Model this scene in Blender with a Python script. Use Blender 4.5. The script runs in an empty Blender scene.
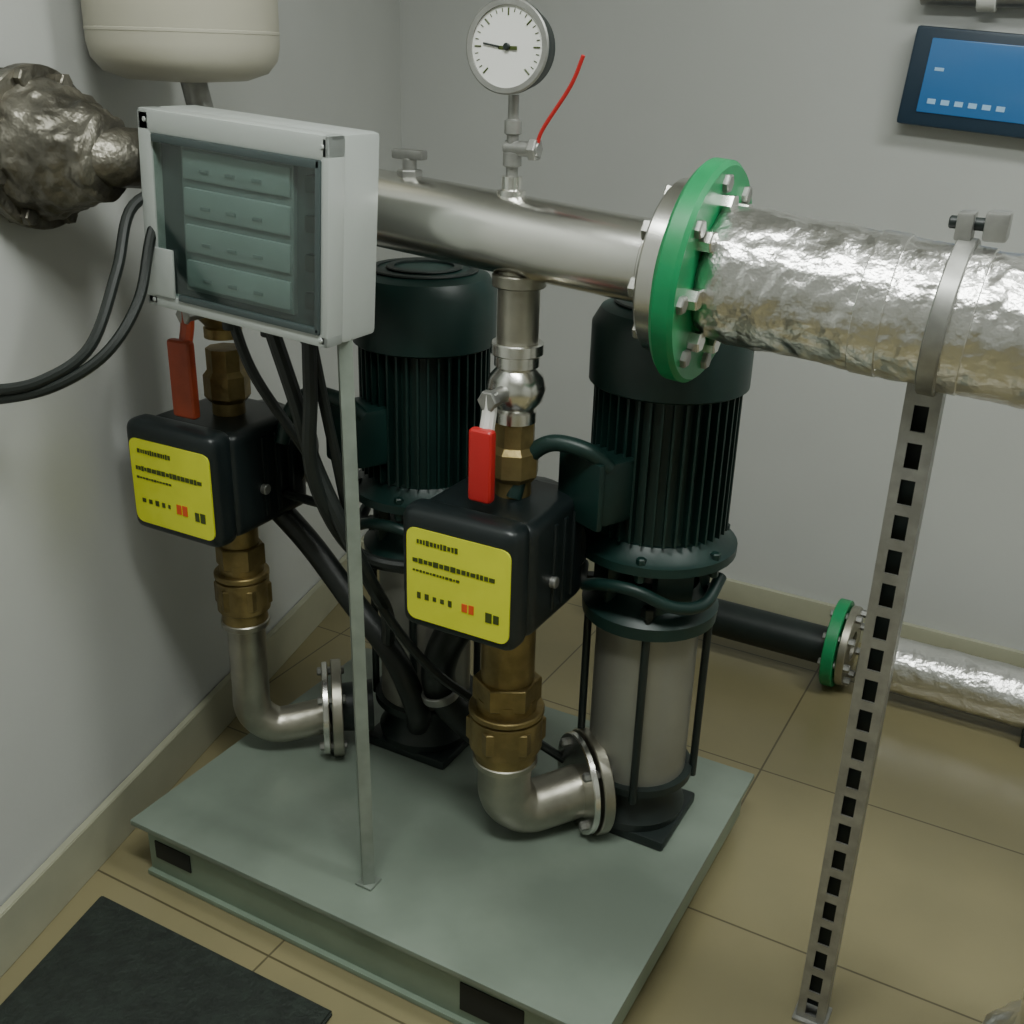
import bpy, bmesh, math, random
from mathutils import Vector, Matrix, noise
random.seed(4)
V=Vector
col=bpy.context.scene.collection

# ---------------------------------------------------------------- materials
def mat(name,c,rough=.5,metal=0.0,var=0.0,vscale=6,bump=0.0,bscale=40,c2=None,kind='noise',coat=0):
    m=bpy.data.materials.new(name); m.use_nodes=True; nt=m.node_tree; b=nt.nodes['Principled BSDF']
    b.inputs['Base Color'].default_value=(*c,1); b.inputs['Roughness'].default_value=rough; b.inputs['Metallic'].default_value=metal
    if coat: b.inputs['Coat Weight'].default_value=coat
    tc=nt.nodes.new('ShaderNodeTexCoord')
    if var>0 or c2:
        n=nt.nodes.new('ShaderNodeTexNoise'); n.inputs['Scale'].default_value=vscale; n.inputs['Detail'].default_value=4
        nt.links.new(tc.outputs['Object'],n.inputs['Vector'])
        r=nt.nodes.new('ShaderNodeValToRGB'); r.color_ramp.elements[0].position=.35; r.color_ramp.elements[1].position=.65
        a=c2 if c2 else tuple(x*(1-var) for x in c)
        r.color_ramp.elements[0].color=(*a,1); r.color_ramp.elements[1].color=(*c,1)
        nt.links.new(n.outputs['Fac'],r.inputs['Fac']); nt.links.new(r.outputs['Color'],b.inputs['Base Color'])
    if bump>0:
        if kind=='voronoi':
            t=nt.nodes.new('ShaderNodeTexVoronoi'); o=t.outputs['Distance']
        else:
            t=nt.nodes.new('ShaderNodeTexNoise'); o=t.outputs['Fac']; t.inputs['Detail'].default_value=3
        t.inputs['Scale'].default_value=bscale
        nt.links.new(tc.outputs['Object'],t.inputs['Vector'])
        bp=nt.nodes.new('ShaderNodeBump'); bp.inputs['Strength'].default_value=bump; bp.inputs['Distance'].default_value=.01
        nt.links.new(o,bp.inputs['Height']); nt.links.new(bp.outputs['Normal'],b.inputs['Normal'])
    return m
M=dict(
 wall=mat('wall_paint',(.52,.53,.51),.55,0,.06,2,.05,60),
 ceil=mat('ceiling_paint',(.7,.7,.68),.8),
 base=mat('skirting_tile',(.38,.38,.28),.35,0,.12,8),
 skid=mat('skid_paint',(.21,.255,.21),.33,0,.22,5,.05,30),
 skids=mat('skid_side_paint',(.24,.31,.24),.4,0,.2,7),
 dark=mat('cutout_shade',(.012,.014,.013),.7),  # near-black colour for the shade inside the rail cutouts
 steel=mat('stainless',(.80,.79,.75),.24,1,.06,8,.03,25),
 steelr=mat('stainless_rough',(.47,.45,.38),.38,1,.25,14,.08,40),
 sleeve=mat('sleeve_steel',(.30,.30,.26),.42,.5,.2,6),
 foil=mat('aluminium_foil',(.82,.81,.79),.28,1,.1,9,.5,38),
 foild=mat('aged_foil',(.25,.235,.195),.42,.85,.4,16,.7,34,c2=(.09,.085,.07)),
 galv=mat('galvanised',(.38,.38,.36),.42,.75,.25,30),
 pole=mat('pole_paint',(.26,.30,.26),.4,.3,.2,20),
 brass=mat('brass',(.34,.26,.11),.42,.75,.4,18,.15,60),
 green=mat('flange_green',(.012,.26,.09),.4,0,.2,14),
 motor=mat('motor_green',(.007,.030,.025),.42,0,.3,8),
 cast=mat('cast_dark',(.012,.020,.018),.45,0,.3,10),
 black=mat('black_plastic',(.010,.016,.017),.36,0,.2,8),
 rubber=mat('cable_rubber',(.012,.016,.014),.45),
 yellow=mat('label_yellow',(.76,.80,.04),.45,0,.06,20),
 ink=mat('label_ink',(.05,.07,.01),.5),
 redink=mat('label_red',(.75,.10,.02),.5),
 red=mat('handle_red',(.50,.018,.018),.4),
 orange=mat('handle_orange',(.36,.06,.025),.4,0,.25,20),
 white=mat('white_enamel',(.75,.75,.72),.35),
 boxg=mat('enclosure_grey',(.42,.45,.43),.4,0,.06,5),
 win=mat('window_teal',(.055,.075,.075),.3),
 modul=mat('module_grey',(.20,.235,.23),.35,0,.2,18),
 modul2=mat('module_light',(.29,.335,.33),.35,0,.1,12),
 tank=mat('tank_cream',(.44,.42,.34),.45,0,.06,4),
 navy=mat('frame_navy',(.015,.035,.06),.4),
 matm=mat('mat_rubber',(.018,.026,.020),.75,0,.45,40,.4,90),
 icon=mat('icon_pale',(.35,.6,.85),.5),
)
def emis(name,c,s,base=(0,0,0)):
    m=bpy.data.materials.new(name); m.use_nodes=True; b=m.node_tree.nodes['Principled BSDF']
    b.inputs['Base Color'].default_value=(*base,1)
    b.inputs['Emission Color'].default_value=(*c,1); b.inputs['Emission Strength'].default_value=s; b.inputs['Roughness'].default_value=.25
    return m
M['screen']=emis('screen_blue',(.03,.15,.38),.18,(.03,.13,.32))
M['tube']=emis('fluorescent',(.95,1,.95),8)
m=bpy.data.materials.new('clear_cover'); m.use_nodes=True; nt=m.node_tree; nt.nodes.clear()
o=nt.nodes.new('ShaderNodeOutputMaterial'); mx=nt.nodes.new('ShaderNodeMixShader'); t=nt.nodes.new('ShaderNodeBsdfTransparent'); g=nt.nodes.new('ShaderNodeBsdfGlossy')
t.inputs[0].default_value=(.8,.86,.84,1); g.inputs['Roughness'].default_value=.12; mx.inputs[0].default_value=.07
nt.links.new(t.outputs[0],mx.inputs[1]); nt.links.new(g.outputs[0],mx.inputs[2]); nt.links.new(mx.outputs[0],o.inputs[0]); M['clear']=m
# floor tiles
m=bpy.data.materials.new('floor_tiles'); m.use_nodes=True; nt=m.node_tree; b=nt.nodes['Principled BSDF']
tc=nt.nodes.new('ShaderNodeTexCoord'); mp=nt.nodes.new('ShaderNodeMapping'); mp.inputs['Location'].default_value=(.23,.04,0)
br=nt.nodes.new('ShaderNodeTexBrick'); br.offset=0; br.inputs['Scale'].default_value=1; br.inputs['Brick Width'].default_value=.6; br.inputs['Row Height'].default_value=.5
br.inputs['Mortar Size'].default_value=.0022; br.inputs['Color1'].default_value=(.265,.232,.135,1); br.inputs['Color2'].default_value=(.25,.22,.128,1); br.inputs['Mortar'].default_value=(.10,.085,.05,1)
n=nt.nodes.new('ShaderNodeTexNoise'); n.inputs['Scale'].default_value=4; n.inputs['Detail'].default_value=5
r=nt.nodes.new('ShaderNodeValToRGB'); r.color_ramp.elements[0].color=(.75,.78,.75,1); r.color_ramp.elements[1].color=(1.1,1.08,1.0,1)
mm=nt.nodes.new('ShaderNodeMix'); mm.data_type='RGBA'; mm.blend_type='MULTIPLY'; mm.inputs[0].default_value=1
L=nt.links.new
L(tc.outputs['Object'],mp.inputs[0]); L(mp.outputs[0],br.inputs['Vector']); L(tc.outputs['Object'],n.inputs['Vector']); L(n.outputs['Fac'],r.inputs['Fac'])
L(br.outputs['Color'],mm.inputs[6]); L(r.outputs['Color'],mm.inputs[7]); L(mm.outputs[2],b.inputs['Base Color']); b.inputs['Roughness'].default_value=.28
M['floor']=m

# ---------------------------------------------------------------- helpers
def empty(name,loc=(0,0,0)):
    e=bpy.data.objects.new(name,None); e.empty_display_size=.05; e.location=loc; col.objects.link(e); return e
def finish(name,bm,material,parent,smooth=True,ang=35):
    bmesh.ops.recalc_face_normals(bm,faces=bm.faces)
    me=bpy.data.meshes.new(name); bm.to_mesh(me); bm.free()
    if smooth:
        me.polygons.foreach_set('use_smooth',[True]*len(me.polygons)); me.set_sharp_from_angle(angle=math.radians(ang))
    me.materials.append(M[material] if isinstance(material,str) else material)
    ob=bpy.data.objects.new(name,me); col.objects.link(ob)
    if parent:
        ob.parent=parent; ob.matrix_parent_inverse=Matrix.Translation(parent.location).inverted()
    return ob
def box(name,lo,hi,material,parent=None,bev=0.003,rot=None,piv=None,seg=2):
    bm=bmesh.new(); bmesh.ops.create_cube(bm,size=1)
    lo=V(lo);hi=V(hi);c=(lo+hi)/2;s=hi-lo
    for v in bm.verts: v.co=V((v.co.x*s.x,v.co.y*s.y,v.co.z*s.z))
    if bev: bmesh.ops.bevel(bm,geom=list(bm.edges),offset=min(bev,min(s)*.45),segments=seg,affect='EDGES',profile=.6)
    if rot is not None:
        pv=V(piv) if piv is not None else c
        for v in bm.verts: v.co=pv+rot@(v.co+c-pv)
    else:
        for v in bm.verts: v.co+=c
    return finish(name,bm,material,parent)
def frame(d):
    d=V(d).normalized(); a=V((0,0,1)) if abs(d.z)<.9 else V((1,0,0))
    x=a.cross(d).normalized(); y=d.cross(x); return x,y,d
def lathe(name,p,d,prof,material,parent=None,n=40,crumple=0,cs=18,sub=0,ang=35):
    """prof: list (h,r) along axis d from p; closed with caps"""
    x,y,d=frame(d); p=V(p)
    if sub:
        q=[]
        for (h0,r0),(h1,r1) in zip(prof,prof[1:]):
            k=max(1,int(abs(h1-h0)/sub))
            for i in range(k): q.append((h0+(h1-h0)*i/k,r0+(r1-r0)*i/k))
        q.append(prof[-1]); prof=q
    bm=bmesh.new(); rings=[]
    for h,r in prof:
        ring=[]
        for i in range(n):
            a=2*math.pi*i/n; co=p+d*h+(x*math.cos(a)+y*math.sin(a))*r
            if crumple:
                k=noise.noise(co*cs)+.6*noise.noise(co*cs*2.3)
                co+=(x*math.cos(a)+y*math.sin(a))*k*crumple
            ring.append(bm.verts.new(co))
        rings.append(ring)
    for a,b in zip(rings,rings[1:]):
        for i in range(n): bm.faces.new((a[i],a[(i+1)%n],b[(i+1)%n],b[i]))
    bm.faces.new(rings[0]); bm.faces.new(rings[-1])
    return finish(name,bm,material,parent,ang=ang)
def cyl(name,p0,p1,r,material,parent=None,n=28,ch=.0015,r2=None):
    p0=V(p0);p1=V(p1);h=(p1-p0).length; r2=r if r2 is None else r2; ch=min(ch,h*.3,r*.4)
    return lathe(name,p0,p1-p0,[(0,r-ch),(ch,r),(h-ch,r2),(h,r2-ch)],material,parent,n)
def hexn(name,p0,p1,r,material,parent=None): return cyl(name,p0,p1,r,material,parent,n=6,ch=.002)
def ring(name,p0,d,h,ro,ri,material,parent=None,n=48,ch=.002):
    x,y,d=frame(d);p0=V(p0)
    prof=[(0,ri),(0,ro-ch),(ch,ro),(h-ch,ro),(h,ro-ch),(h,ri)]
    bm=bmesh.new();R=[[bm.verts.new(p0+d*hh+(x*math.cos(2*math.pi*i/n)+y*math.sin(2*math.pi*i/n))*r) for i in range(n)] for hh,r in prof]
    for k in range(len(R)):
        a=R[k];b=R[(k+1)%len(R)]
        for i in range(n): bm.faces.new((a[i],a[(i+1)%n],b[(i+1)%n],b[i]))
    return finish(name,bm,material,parent)
def smoothpts(pts,k=8):
    pts=[V(p) for p in pts]; P=[pts[0]*2-pts[1]]+pts+[pts[-1]*2-pts[-2]]; out=[]
    for i in range(1,len(P)-2):
        for j in range(k):
            t=j/k;a,b,c,d=P[i-1],P[i],P[i+1],P[i+2]
            out.append(.5*((2*b)+(c-a)*t+(2*a-5*b+4*c-d)*t*t+(3*b-a-3*c+d)*t**3))
    out.append(pts[-1]); return out
def tube(name,pts,r,material,parent=None,n=16,k=8,crumple=0,cs=18):
    P=smoothpts(pts,k); bm=bmesh.new(); rings=[]; up=None
    for i,p in enumerate(P):
        t=(P[min(i+1,len(P)-1)]-P[max(i-1,0)]).normalized()
        if up is None: up=frame(t)[0]
        up=(up-t*up.dot(t)).normalized(); s=t.cross(up); rg=[]
        for j in range(n):
            a=2*math.pi*j/n; o=up*math.cos(a)+s*math.sin(a); q=p+o*r
            if crumple: q=q+o*crumple*(noise.noise(q*cs)+.6*noise.noise(q*cs*2.3))
            rg.append(bm.verts.new(q))
        rings.append(rg)
    for a,b in zip(rings,rings[1:]):
        for i in range(n): bm.faces.new((a[i],a[(i+1)%n],b[(i+1)%n],b[i]))
    bm.faces.new(rings[0]); bm.faces.new(rings[-1])
    return finish(name,bm,material,parent)
def bolts(name,p,d,R,nb,r,h,material,parent,off=.2):
    x,y,d=frame(d);p=V(p)
    for i in range(nb):
        a=2*math.pi*i/nb+off; q=p+(x*math.cos(a)+y*math.sin(a))*R
        hexn(f'{name}_{i+1}',q,q+d*h,r,material,parent)
def poly(name,pts,z0,z1,material,parent=None,bev=.004):
    bm=bmesh.new(); lo=[bm.verts.new((x,y,z0)) for x,y in pts]; hi=[bm.verts.new((x,y,z1)) for x,y in pts]; n=len(pts)
    bm.faces.new(lo);bm.faces.new(hi)
    for i in range(n): bm.faces.new((lo[i],lo[(i+1)%n],hi[(i+1)%n],hi[i]))
    if bev: bmesh.ops.bevel(bm,geom=list(bm.edges),offset=bev,segments=2,affect='EDGES')
    return finish(name,bm,material,parent)

# ---------------------------------------------------------------- room
wx=lambda y:-.093-.247*y
H=2.7; YB=1.70; YF=-2.6; XR=3.2
poly('floor',[(-1.2,YF-.2),(XR+.2,YF-.2),(XR+.2,YB+.2),(-1.2,YB+.2)],-.1,0,'floor',bev=0)
poly('ceiling',[(-1.2,YF-.2),(XR+.2,YF-.2),(XR+.2,YB+.2),(-1.2,YB+.2)],H,H+.1,'ceil',bev=0)
poly('wall_left',[(wx(YF-.2),YF-.2),(wx(YB+.1),YB+.1),(wx(YB+.1)-.12,YB+.1),(wx(YF-.2)-.12,YF-.2)],0,H,'wall',bev=0)
poly('wall_back',[(wx(YB)-.2,YB),(XR+.1,YB),(XR+.1,YB+.12),(wx(YB)-.2,YB+.12)],0,H,'wall',bev=0)
poly('wall_right',[(XR,YF-.1),(XR+.12,YF-.1),(XR+.12,YB),(XR,YB)],0,H,'wall',bev=0)
poly('wall_front',[(wx(YF),YF-.12),(XR,YF-.12),(XR,YF),(wx(YF),YF)],0,H,'wall',bev=0)
poly('baseboard_left',[(wx(YF)+.002,YF+.02),(wx(YF)+.02,YF+.02),(wx(YB-.02)+.02,YB-.02),(wx(YB-.02)+.002,YB-.02)],0,.115,'base',bev=.002)
box('baseboard_back',(wx(YB)+.03,YB-.018,0),(XR,YB-.001,.09),'base',bev=.002)

# ---------------------------------------------------------------- mat
poly('rubber_floor_mat',[(.005,-.09),(.55,-.085),(.60,-.72),(.14,-.72)],.0,.012,'matm')

# ---------------------------------------------------------------- skid
sk=empty('pump_skid')
box('top_plate',(0,0,.108),(1.0,.77,.12),'skid',sk,.002)
box('front_rail',(.03,.012,0),(.97,.06,.108),'skids',sk,.004)
box('rear_rail',(.03,.71,0),(.97,.755,.108),'skids',sk,.004)
box('side_rail_a',(.012,.03,.03),(.06,.74,.108),'skids',sk,.004)
box('side_rail_b',(.94,.03,.03),(.988,.74,.108),'skids',sk,.004)
box('cross_rail',(.48,.05,.03),(.53,.72,.108),'skids',sk,.004)
box('cutout_shade_a',(.05,.0095,.045),(.14,.0125,.085),'dark',sk,.001)  # flat dark plates paint the shade of cutouts, rail is not cut
box('cutout_shade_b',(.74,.0095,.03),(.86,.0125,.09),'dark',sk,.001)
box('rail_lip',(.03,.002,0),(.97,.014,.012),'skids',sk,.002)

# ---------------------------------------------------------------- vertical pumps
def pump(px,py,side):
    P=empty('vertical_multistage_pump',(px,py,.12))
    box('foot_plate',(px-.10,py-.09,.12),(px+.10,py+.09,.142),'cast',P,.006)
    lathe('base_casting',(px,py,.14),(0,0,1),[(0,.095),(.02,.10),(.05,.082),(.075,.082),(.09,.108),(.105,.108)],'cast',P)
    lathe('stage_sleeve',(px,py,.24),(0,0,1),[(0,.088),(.005,.094),(.33,.094),(.335,.088)],'sleeve',P)
    for i in range(4):
        a=math.radians(20+90*i); x=px+.110*math.cos(a); y=py+.110*math.sin(a)
        cyl(f'tie_rod_{i+1}',(x,y,.22),(x,y,.63),.0075,'cast',P,n=12); hexn(f'tie_nut_{i+1}',(x,y,.612),(x,y,.632),.013,'cast',P)
    lathe('head_casting',(px,py,.565),(0,0,1),[(0,.10),(.006,.122),(.03,.124),(.045,.108),(.06,.09),(.075,.085)],'motor',P)
    for i in range(4):
        a=math.radians(45+90*i); q=V((px+.088*math.cos(a),py+.088*math.sin(a),0))
        box(f'lantern_leg_{i+1}',(q.x-.035,q.y-.012,.60),(q.x+.035,q.y+.012,.715),'motor',P,.005,Matrix.Rotation(a+math.pi/2,3,'Z'))
    cyl('coupling',(px,py,.62),(px,py,.71),.035,'galv',P)
    lathe('motor_flange',(px,py,.70),(0,0,1),[(0,.13),(.004,.144),(.02,.144),(.024,.132),(.045,.112)],'motor',P)
    bolts('flange_bolt',(px,py,.688),(0,0,1),.132,6,.009,.045,'motor',P)
    lathe('motor_body',(px,py,.73),(0,0,1),[(0,.108),(.30,.108)],'motor',P)
    bm=bmesh.new()
    for i in range(40):
        a=2*math.pi*i/40; r=bmesh.ops.create_cube(bm,size=1)
        for v in r['verts']:
            c=V((v.co.x*.020+.114,v.co.y*.004,v.co.z*.25+.875)); v.co=V((px,py,0))+Matrix.Rotation(a,3,'Z')@c
    finish('cooling_fins',bm,'motor',P)
    lathe('fan_cowl',(px,py,1.0),(0,0,1),[(0,.128),(.004,.134),(.10,.134),(.125,.12),(.135,.095),(.137,.04)],'motor',P)
    ring('cowl_grille',(px,py,1.137),(0,0,1),.004,.07,.055,'cast',P); ring('cowl_grille_outer',(px,py,1.133),(0,0,1),.005,.10,.085,'cast',P)
    r=Matrix.Rotation(math.radians(side),3,'Z')
    box('terminal_box',(px-.05,py-.175,.79),(px+.05,py-.10,.90),'motor',P,.012,r,(px,py,.86))
    box('terminal_lid',(px-.053,py-.187,.787),(px+.053,py-.173,.903),'motor',P,.006,r,(px,py,.86))
    # conduit arching from the drive over to the terminal box
    tube('conduit_arch',[(px-.17,py-.22,.83),(px-.16,py-.20,.89),(px-.12,py-.19,.925),(px-.06,py-.18,.92),(px-.03,py-.16,.89)],.014,'motor',P,n=14)
    tube('guard_hoop',[(px+.125*math.cos(a),py+.125*math.sin(a)-.01,.655+.02*math.sin(3*a)) for a in [math.radians(t) for t in (-170,-140,-110,-80,-50,-20,10)]],.011,'motor',P)
    return P
pump(.822,.53,-25); pump(.335,.53,-25)

# ---------------------------------------------------------------- discharge branches (elbow, union, valve)
def branch(x,y,pm,handle,hz,up,detail):
    B=empty('discharge_riser',(x,y,.12))
    dx=V((pm[0]-x,pm[1]-y,0)).normalized()
    A=V((x,y,0)); w=.054 if detail else .042
    pts=[A+V((0,0,.32+up)),A+V((0,0,.28)),A+V((0,0,.235)),A+V((0,0,.205))+dx*.012,A+V((0,0,.180))+dx*.045,A+V((0,0,.182))+dx*.09,A+V((0,0,.195))+dx*.16]
    tube('suction_elbow',pts,w-.004,'steelr',B,n=28)
    ring('weld_collar',A+V((0,0,.295+up)),(0,0,1),.014,w+.006,.02,'steelr',B)
    f=A+V((0,0,.21))+dx*.145
    ring('loose_flange',f,dx,.013,.098,.035,'steel',B); ring('port_flange',f+dx*.019,dx,.022,.102,.03,'steelr',B)
    bolts('port_bolt',f-dx*.010,dx,.080,4,.009,.058,'galv',B,.8)
    lathe('port_neck',f+dx*.035,dx,[(0,.05),(.07,.055)],'cast',B)
    s=1.0 if detail else .78
    def z(q): return A+V((0,0,q+up))
    lathe('brass_body',z(.30),(0,0,1),[(0,.05*s),(.004,.058*s),(.03,.058*s),(.035,.067*s),(.10,.067*s),(.105,.055*s),(.14,.055*s)],'brass',B)
    hexn('brass_union_nut',z(.345),z(.39),.073*s,'brass',B)
    hexn('brass_reducer',z(.43),z(.475),.062*s,'brass',B)
    ring('brass_bead',z(.405),(0,0,1),.012,.069*s,.04,'brass',B)
    cyl('brass_nipple',z(.46),A+V((0,0,hz-.19)),.048*s,'brass',B)
    cyl('upper_nipple',A+V((0,0,hz-.03)),A+V((0,0,hz+.04)),.030,'brass',B)
    lathe('check_valve',A+V((0,0,hz+.01)),(0,0,1),[(0,.034),(.01,.042),(.05,.042),(.06,.034),(.10,.034)],'brass',B,n=8)
    zc=hz+.165+(0 if detail else .02)
    lathe('ball_valve_body',A+V((0,0,zc-.055)),(0,0,1),[(0,.034),(.018,.034),(.02,.03),(.035,.043),(.055,.048),(.075,.043),(.09,.03),(.092,.036),(.11,.036)],'steel' if detail else 'brass',B)
    cyl('valve_stem',A+V((0,-.03,zc)),A+V((0,-.085,zc)),.013,'galv',B); hexn('stem_nut',A+V((0,-.078,zc)),A+V((0,-.095,zc)),.017,'galv',B)
    tube('handle_shank',[A+V((0,-.083,zc+.012)),A+V((0,-.085,zc-.02)),A+V((0,-.095,zc-.055))],.012,'white' if detail else 'orange',B,n=10)
    w=.021 if detail else .026
    box('handle_grip',(x-w,y-.115,hz+.005),(x+w,y-.095,zc-.04),handle,B,.008,seg=3)
    cyl('upper_pipe',A+V((0,0,zc+.05)),A+V((0,0,1.215)),.033,'steelr',B)
    ring('upper_collar',A+V((0,0,zc+.055)),(0,0,1),.02,.042,.03,'steel',B)
    return B
branch(.64,.33,(.822,.53),'red',.845,0,True); branch(.052,.30,(.335,.53),'orange',.885,.13,False)
def drive(x0,y0,z0,w=.214,h=.215,dep=.30):
    D=empty('pump_drive_unit',(x0,y0,z0)); x1=x0+w; z1=z0+h; y1=y0+dep
    box('front_cover',(x0,y0,z0),(x1,y0+.06,z1),'black',D,.026,seg=5)
    box('housing',(x0+.008,y0+.045,z0+.008),(x1+.004,y1-.05,z1-.008),'black',D,.022,seg=4)
    lathe('rear_cone',((x0+x1)/2+.02,y1-.07,(z0+z1)/2),(0,1,0),[(0,.100),(.03,.096),(.08,.07)],'black',D)
    for i in range(3): box(f'cooling_rib_{i+1}',(x1-.006,y0+.12+i*.035,z0+.03),(x1+.008,y0+.132+i*.035,z1-.03),'black',D,.003)
    cyl('cable_gland',(x1-.01,y0+.12,z0+.085),(x1+.014,y0+.12,z0+.085),.010,'galv',D,n=12)
    bm=bmesh.new(); lx0,lx1,lz0,lz1=x0+.016,x1-.008,z0+.020,z1-.032; r=.016; pts=[]
    for cx,cz,a0 in ((lx1-r,lz1-r,0),(lx0+r,lz1-r,90),(lx0+r,lz0+r,180),(lx1-r,lz0+r,270)):
        for k in range(6): a=math.radians(a0+k*18); pts.append((cx+r*math.cos(a),cz+r*math.sin(a)))
    f=[bm.verts.new((a,y0-.0015,b)) for a,b in pts]; g=[bm.verts.new((a,y0+.002,b)) for a,b in pts]
    bm.faces.new(f); bm.faces.new(g)
    for i in range(len(f)): bm.faces.new((f[i],f[(i+1)%len(f)],g[(i+1)%len(f)],g[i]))
    finish('label_plate',bm,'yellow',D)
    def bits(nm,z,hh,xa,xb,m,gap=.004,wmin=.006,wmax=.014):
        bm=bmesh.new(); q=xa
        while q<xb:
            ww=random.uniform(wmin,wmax); r=bmesh.ops.create_cube(bm,size=1)
            k=random.uniform(.7,1.1)
            for v in r['verts']: v.co=V((v.co.x*ww+q+ww/2,v.co.y*.001+y0-.002,v.co.z*hh*k+z))
            q+=ww+gap
        finish(nm,bm,m,D,False)
    W=lx1-lx0
    bits('heading_text',lz1-.022,.009,lx0+.02,lx0+W*.5,'ink',.002,.003,.006)
    bits('middle_text',lz1-.056,.009,lx0+.012,lx1-.025,'ink',.002,.004,.010)
    bits('small_text',lz1-.074,.004,lx0+.012,lx0+W*.5,'ink',.002,.003,.006)
    bits('symbols',lz0+.045,.010,lx0+.02,lx0+W*.45,'ink',.008,.005,.009)
    bits('symbol_red',lz0+.045,.020,lx0+W*.55,lx0+W*.68,'redink',.003,.009,.012)
    bits('symbol_dark',lz0+.040,.020,lx0+W*.78,lx0+W*.86,'ink',.003,.009,.012)
    return D
drive(.520,.17,.622); drive(-.067,.15,.665)

# ---------------------------------------------------------------- header pipe
sl=-.075
hd=lambda x,dz=0:V((x,.33,1.249+(x-.6)*sl+dz))
Hd=empty('stainless_header_pipe',hd(.6))
ax=(hd(1)-hd(0)).normalized()
p=hd(.02); lathe('pipe_shell',p,ax,[(0,.04),(.01,.052),(.03,.060),((hd(.88)-p).length,.060)],'steel',Hd,n=64)
ring('stub_end',hd(.855),ax,.02,.068,.05,'steel',Hd)
ring('steel_flange',hd(.878),ax,.030,.122,.05,'steel',Hd,ch=.004)
bolts('flange_bolt',hd(.866),ax,.100,8,.015,.10,'steel',Hd,.15)
for xx in (.64,.052): ring(f'branch_weld_{int(xx*100)}',hd(xx,-.075),(0,0,1),.02,.042,.03,'steelr',Hd)
G=empty('green_flange',hd(.93)); ring('flange_ring',hd(.914),ax,.034,.154,.06,'green',G,n=64,ch=.006)
bolts('stud',hd(.943),ax,.128,8,.013,.013,'galv',G,.15)
Gz=empty('pressure_gauge',hd(.622,.05))
X=.622
lathe('socket',(X,.33,1.297),(0,0,1),[(0,.022),(.015,.022),(.017,.015),(.035,.015)],'steel',Gz,n=20)
lathe('stem',(X,.33,1.325),(0,0,1),[(0,.009),(.02,.009),(.022,.014),(.04,.014),(.042,.009),(.065,.009),(.067,.013),(.085,.013),(.087,.008),(.12,.008)],'galv',Gz,n=16)
cyl('cock_body',(X-.012,.33,1.372),(X+.045,.33,1.372),.011,'galv',Gz,n=14); hexn('cock_nut',(X+.03,.33,1.372),(X+.043,.33,1.372),.017,'galv',Gz)
tube('red_lever',[(X+.04,.33,1.372),(X+.05,.327,1.40),(X+.095,.32,1.46),(X+.115,.315,1.50)],.003,'red',Gz,n=8)
gc=V((X,.33,1.507)); fd=V((.10,-1,.05)).normalized()
lathe('case',gc-fd*.02,fd,[(0,.045),(.006,.056),(.03,.058),(.036,.062),(.046,.062),(.048,.058)],'cast',Gz,n=48)
ring('bezel',gc+fd*.026,fd,.006,.063,.054,'galv',Gz)
lathe('dial',gc+fd*.0275,fd,[(0,.0545),(.001,.0543)],'white',Gz,n=48)
x_,y_,_=frame(fd)
for i in range(25):
    a=math.radians(-45+270*i/24); o=x_*math.cos(a)+y_*math.sin(a); L1=.040 if i%4==0 else .045
    cyl(f'tick_{i+1}',gc+fd*.029+o*L1,gc+fd*.029+o*.050,.0012 if i%4==0 else .0007,'ink',Gz,n=6,ch=.0001)
cyl('needle',gc+fd*.0305-x_*.012,gc+fd*.0305-x_*.036+y_*.004,.0014,'cast',Gz,n=6,ch=.0001)
cyl('needle_hub',gc+fd*.028,gc+fd*.034,.005,'cast',Gz,n=16)
box('dial_text',gc+fd*.0295+V((-.018,-.0005,-.004)),gc+fd*.0295+V((.016,.0005,.001)),'ink',Gz,0)
Av=empty('header_plug_fitting',hd(.44,.05))
hexn('hex_bush',hd(.44,.05),hd(.44,.068),.020,'galv',Av); cyl('plug',hd(.44,.066),hd(.44,.085),.011,'galv',Av,n=14); box('key_head',hd(.44,.083)+V((-.028,-.01,0)),hd(.44,.098)+V((.028,.01,0)),'galv',Av,.004)

# ---------------------------------------------------------------- foil pipe
Fp=empty('foil_insulated_pipe',hd(1.1))
fz=lambda x:V((x,.33,1.226+(x-.984)*-.075))
lathe('foil_jacket',fz(.950),ax,[(0,.085),(.012,.092),(.04,.094),(.12,.091),(.53,.090)],'foil',Fp,n=128,crumple=.003,cs=30,sub=.005,ang=180)
tube('foil_elbow',[fz(1.47),fz(1.53),(1.60,.335,1.15),(1.632,.35,1.08),(1.64,.36,.98),(1.64,.365,.9)],.091,'foil',Fp,n=64,k=16,crumple=.003,cs=30)
tube('foil_drop',[(1.64,.365,.92),(1.64,.37,.5),(1.64,.37,.12),(1.64,.37,.003)],.090,'foil',Fp,n=64,k=50,crumple=.003,cs=30)
lathe('foil_foot',(1.64,.37,.001),(0,0,1),[(0,.135),(.02,.14),(.06,.135),(.085,.10),(.10,.088)],'foil',Fp,n=96,crumple=.004,cs=30,sub=.005,ang=180)
for i,xx in enumerate((1.16,1.262)): ring(f'foil_tape_{i+1}',fz(xx),ax,.035,.0935,.087,'foil',Fp,ch=.001)

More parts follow.
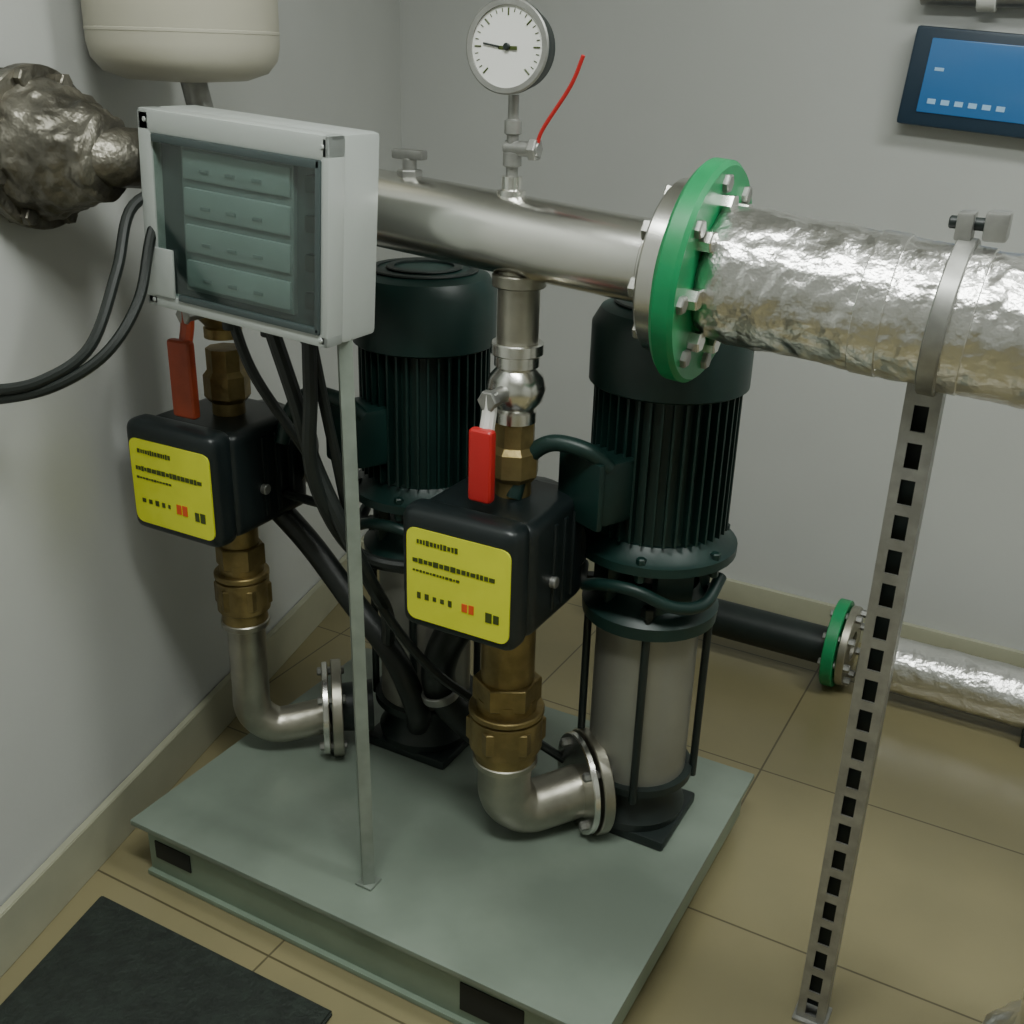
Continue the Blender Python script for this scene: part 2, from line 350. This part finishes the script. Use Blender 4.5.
# ---------------------------------------------------------------- strut support
S=empty('slotted_strut_post',(1.25,.323,0))
sx=1.252
def slotted(name,x0,x1,y,z0,z1,parent,t=.003,sw=.016,sh=.03,pitch=.05):
    bm=bmesh.new(); z=z0; xc=(x0+x1)/2
    def q(xa,xb,za,zb):
        r=bmesh.ops.create_cube(bm,size=1)
        for v in r['verts']: v.co=V((v.co.x*(xb-xa)+(xa+xb)/2,v.co.y*t+y,v.co.z*(zb-za)+(za+zb)/2))
    while z<z1-.001:
        e=min(z+pitch,z1); g=min(pitch-sh,e-z); q(x0,x1,z,z+g)
        if e>z+g: q(x0,xc-sw/2,z+g,e); q(xc+sw/2,x1,z+g,e)
        z=e
    return finish(name,bm,'galv',parent,False)
ys=.31
slotted('slotted_web',sx-.023,sx+.023,ys,0,1.125,S,sh=.036,sw=.019,pitch=.052)
box('side_flange_a',(sx-.023,ys,0),(sx-.0205,ys+.035,1.125),'galv',S,0); box('side_flange_b',(sx+.0205,ys,0),(sx+.023,ys+.035,1.125),'galv',S,0)
box('foot_plate',(sx-.028,ys-.01,0),(sx+.028,ys+.045,.006),'galv',S,.001)
box('slot_shade_backing',(sx-.0205,ys+.030,.01),(sx+.0205,ys+.034,1.12),'cast',S,0)  # dark sheet inside the channel, paints the shade seen through the slots
Cl=empty('pipe_clamp',fz(1.262))
ring('clamp_band',fz(1.249),ax,.024,.101,.0935,'galv',Cl)
box('clamp_ear_top',fz(1.262)+V((-.010,-.018,.098)),fz(1.262)+V((.010,.018,.132)),'galv',Cl,.003)
cyl('clamp_bolt',fz(1.262)+V((-.02,0,.118)),fz(1.262)+V((.045,0,.118)),.008,'cast',Cl,n=12)
box('clamp_lock',fz(1.262)+V((.022,-.018,.10)),fz(1.262)+V((.05,.018,.135)),'galv',Cl,.004)

# ---------------------------------------------------------------- control box
rb=Matrix.Rotation(math.radians(3.4),3,'Y'); pv=V((.29,.15,1.25))
C=empty('control_box',pv)
bx=lambda n,lo,hi,m,b=.003: box(n,lo,hi,m,C,b,rb,pv)
x0,x1,z0,z1=.106,.464,1.105,1.402
bx('back_shell',(x0,.125,z0),(x1,.21,z1),'boxg',.008)
bx('lid_top',(x0,.089,z1-.035),(x1,.128,z1),'boxg',.006); bx('lid_bottom',(x0,.089,z0),(x1,.128,z0+.022),'boxg',.006)
bx('lid_left',(x0,.089,z0),(x0+.028,.128,z1),'boxg',.006); bx('lid_right',(x1-.016,.089,z0),(x1,.128,z1),'boxg',.006)
bx('window_gasket',(x0+.026,.108,z0+.02),(x1-.014,.122,z1-.033),'win',.001)
wx0,wx1,wz0,wz1=x0+.045,x1-.07,z0+.035,z1-.045
bx('module_bed',(wx0+.03,.10,wz0),(wx1,.112,wz1),'modul',.003)
for i in range(4):
    zz=wz1-.006-i*.054
    bx(f'module_row_{i+1}',(wx0+.036,.096,zz-.042),(wx1-.004,.104,zz),'modul2',.004)
    for k in range(3): bx(f'breaker_{i}_{k}',(wx0+.07+k*.05,.0945,zz-.030),(wx0+.088+k*.05,.098,zz-.024),'modul',.001)
for i in range(4): bx(f'knob_{i+1}',(x1-.048,.095,z0+.05+i*.055),(x1-.024,.112,z0+.075+i*.055),'cast',.004)
bx('side_label',(x0+.010,.0855,z0+.02),(x0+.062,.0905,z0+.095),'boxg',.002)
bx('window_frame_t',(x0+.03,.086,z1-.046),(x1-.014,.094,z1-.034),'win',.002); bx('window_frame_b',(x0+.07,.086,z0+.018),(x1-.014,.094,z0+.028),'win',.002)
bx('window_frame_r',(x1-.022,.086,z0+.02),(x1-.013,.094,z1-.034),'win',.002)
bx('clear_cover',(x0+.03,.0905,z0+.025),(x1-.02,.0925,z1-.04),'clear',0)
for i,(a,b) in enumerate(((x0+.016,z1-.016),(x1-.012,z1-.016),(x1-.012,z0+.011),(x0+.016,z0+.011))):
    q=pv+rb@(V((a,.0875,b))-pv); cyl(f'lid_screw_{i+1}',q,q+V((0,.006,0)),.004,'boxg',C,n=12)
for i in range(3): cyl(f'bottom_gland_{i+1}',(.20+i*.08,.165,1.075),(.20+i*.08,.165,1.125),.014,'cast',C,n=14)
# pole
Pl=empty('support_pole',(.495,.095,.12))
a=V((.495,.095,.12)); b=V((.440,.15,1.10))
d=(b-a); R=d.to_track_quat('Z','X').to_matrix()
bm=bmesh.new(); bmesh.ops.create_cube(bm,size=1)
for v in bm.verts: v.co=(a+b)/2+R@V((v.co.x*.021,v.co.y*.021,v.co.z*d.length))
finish('pole_tube',bm,'pole',Pl,False)
box('pole_foot',(.478,.078,.12),(.512,.112,.125),'pole',Pl,.001)

# cables
K=empty('black_cable_loop',(.12,.1,1.2))
tube('cable_a',[(.14,.16,1.30),(.10,.08,1.27),(.115,.02,1.18),(.12,-.05,1.08),(.08,-.11,1.035),(.02,-.15,1.02),(-.05,-.17,1.02)],.0085,'rubber',K,n=10)
tube('cable_b',[(.14,.16,1.27),(.12,.10,1.24),(.145,.03,1.14),(.14,-.04,1.07),(.09,-.10,1.025),(.02,-.145,1.005),(-.05,-.17,1.0)],.0085,'rubber',K,n=10)
K2=empty('motor_cable',(.3,.2,1.1))
tube('cable_c',[(.36,.165,1.10),(.37,.15,1.0),(.36,.16,.85),(.40,.22,.70),(.50,.30,.66)],.012,'rubber',K2,n=10)
tube('cable_d',[(.28,.165,1.10),(.33,.16,.98),(.35,.18,.86),(.43,.20,.68),(.40,.30,.55),(.36,.36,.45)],.013,'rubber',K2,n=10)
tube('cable_e',[(.20,.165,1.10),(.24,.17,1.0),(.31,.22,.85),(.28,.30,.74),(.14,.33,.72)],.009,'rubber',K2,n=10)
tube('cable_f',[(.36,.165,1.10),(.38,.19,.9),(.40,.24,.65),(.46,.33,.45),(.56,.42,.32),(.70,.50,.2)],.009,'rubber',K2,n=10)
K3=empty('dark_filler_hose',(.45,.35,.4))  # hoses added to darken this area, standing in for black pipes and castings
tube('hose',[(.62,.40,.66),(.55,.40,.58),(.47,.40,.46),(.44,.42,.34),(.50,.46,.24),(.60,.50,.18)],.034,'rubber',K3,n=20)
tube('hose_b',[(.06,.36,.70),(.16,.38,.60),(.26,.38,.50),(.36,.38,.40),(.40,.40,.28),(.36,.46,.20)],.024,'rubber',K3,n=20)
ring('hose_clip',(.445,.41,.34),(.1,.1,-.6),.018,.038,.032,'galv',K3)

# ---------------------------------------------------------------- expansion tank
T=empty('expansion_tank',(-.01,.33,1.5))
lathe('tank_shell',(-.012,.33,1.44),(0,0,1),[(0,.03),(.004,.10),(.016,.135),(.036,.152),(.06,.157),(.40,.157),(.45,.14),(.49,.09),(.50,.02)],'tank',T,n=64)
ring('shell_seam',(-.012,.33,1.515),(0,0,1),.008,.158,.15,'tank',T)
cyl('tank_outlet',(.03,.33,1.33),(-.0,.33,1.445),.022,'galv',T)
W=empty('foil_wrapped_wall_flange',(-.03,.06,1.34))
lathe('wrapped_body',(-.125,.05,1.345),(1,.12,-.03),[(0,.075),(.02,.10),(.06,.108),(.10,.10),(.15,.075),(.19,.06)],'foild',W,n=96,crumple=.009,cs=26,sub=.004,ang=180)
ring('wall_flange',(-.075,.05,1.345),(1,.12,-.03),.022,.122,.05,'foild',W)
bolts('flange_bolt',(-.085,.05,1.345),(1,.12,-.03),.108,8,.014,.045,'foild',W,.3)
tube('connecting_pipe',[(.02,.06,1.34),(.06,.10,1.335),(.065,.20,1.32),(.07,.30,1.295)],.045,'foild',W,n=24,crumple=.004)

# ---------------------------------------------------------------- wall controller & conduit
rc=Matrix.Rotation(math.radians(4),3,'Y'); pc=V((.92,1.68,1.48))
Wc=empty('wall_display_panel',pc)
cb=lambda n,lo,hi,m,b=.004: box(n,lo,hi,m,Wc,b,rc,pc)
cb('housing',(.925,1.645,1.375),(1.36,1.698,1.585),'navy',.008)
cb('screen',(.965,1.641,1.405),(1.33,1.647,1.562),'screen',.004)
cb('icon_line',(.985,1.6395,1.495),(1.005,1.6415,1.502),'icon',0)
for i in range(6): cb(f'icon_{i+1}',(.985+i*.03,1.6395,1.425),(1.003+i*.03,1.6415,1.436),'icon',0)
Wd=empty('wall_conduit',(1.2,1.66,1.66))
cyl('conduit_tube',(.93,1.665,1.655),(XR-.4,1.665,1.61),.03,'galv',Wd); ring('conduit_collar',(1.05,1.665,1.65),(1,0,-.02),.04,.038,.02,'white',Wd)

# ---------------------------------------------------------------- back floor pipe
Fl=empty('rear_floor_pipe',(1.2,1.43,.1))
lathe('foil_jacket',(1.08,1.43,.10),(1,0,0),[(0,.055),(.01,.07),(1.6,.072)],'foil',Fl,n=48,crumple=.003,sub=.02,ang=180)
ring('green_flange',(1.000,1.43,.118),(1,0,0),.030,.115,.04,'green',Fl); ring('steel_flange',(1.035,1.43,.118),(1,0,0),.02,.105,.04,'steelr',Fl)
bolts('bolt',(.99,1.43,.118),(1,0,0),.09,8,.010,.08,'galv',Fl)
cyl('dark_run',(.35,1.43,.10),(1.015,1.43,.10),.05,'cast',Fl)
for xx in (.6,1.5): box(f'pipe_saddle_{int(xx*10)}',(xx-.02,1.37,0),(xx+.02,1.49,.05),'cast',Fl,.003)

# ---------------------------------------------------------------- light fixtures
def light(name,x,y,sx_,sy_,power):
    E=empty(name,(x,y,H-.03)); box('fixture_tray',(x-sx_/2-.03,y-sy_/2-.03,H-.035),(x+sx_/2+.03,y+sy_/2+.03,H-.001),'white',E,.004)
    box('diffuser',(x-sx_/2,y-sy_/2,H-.045),(x+sx_/2,y+sy_/2,H-.034),'tube',E,.003)
    l=bpy.data.lights.new('lamp','AREA'); l.shape='RECTANGLE'; l.size=sx_; l.size_y=sy_; l.energy=power; l.color=(.96,1,.95)
    o=bpy.data.objects.new('lamp',l); col.objects.link(o); o.location=(x,y,H-.05); o.parent=E; o.matrix_parent_inverse=Matrix.Translation(E.location).inverted()
light('ceiling_light_fixture',1.1,-.6,1.2,.3,29); light('ceiling_light_fixture',2.0,.4,1.2,.3,20)
w=bpy.data.worlds.new('room_world'); bpy.context.scene.world=w; w.use_nodes=True; w.node_tree.nodes['Background'].inputs[0].default_value=(.5,.52,.5,1); w.node_tree.nodes['Background'].inputs[1].default_value=.3

# ---------------------------------------------------------------- camera
cam=bpy.data.cameras.new('camera'); co=bpy.data.objects.new('camera',cam); col.objects.link(co)
cam.sensor_width=36; cam.lens=36*1080/1024; cam.clip_start=.02
co.matrix_world=Matrix.Translation((1.428,-1.135,1.5))@(Matrix.Rotation(math.radians(28.3),4,'Z')@Matrix.Rotation(math.radians(67),4,'X')@Matrix.Rotation(math.radians(1.7),4,'Z'))
bpy.context.scene.camera=co
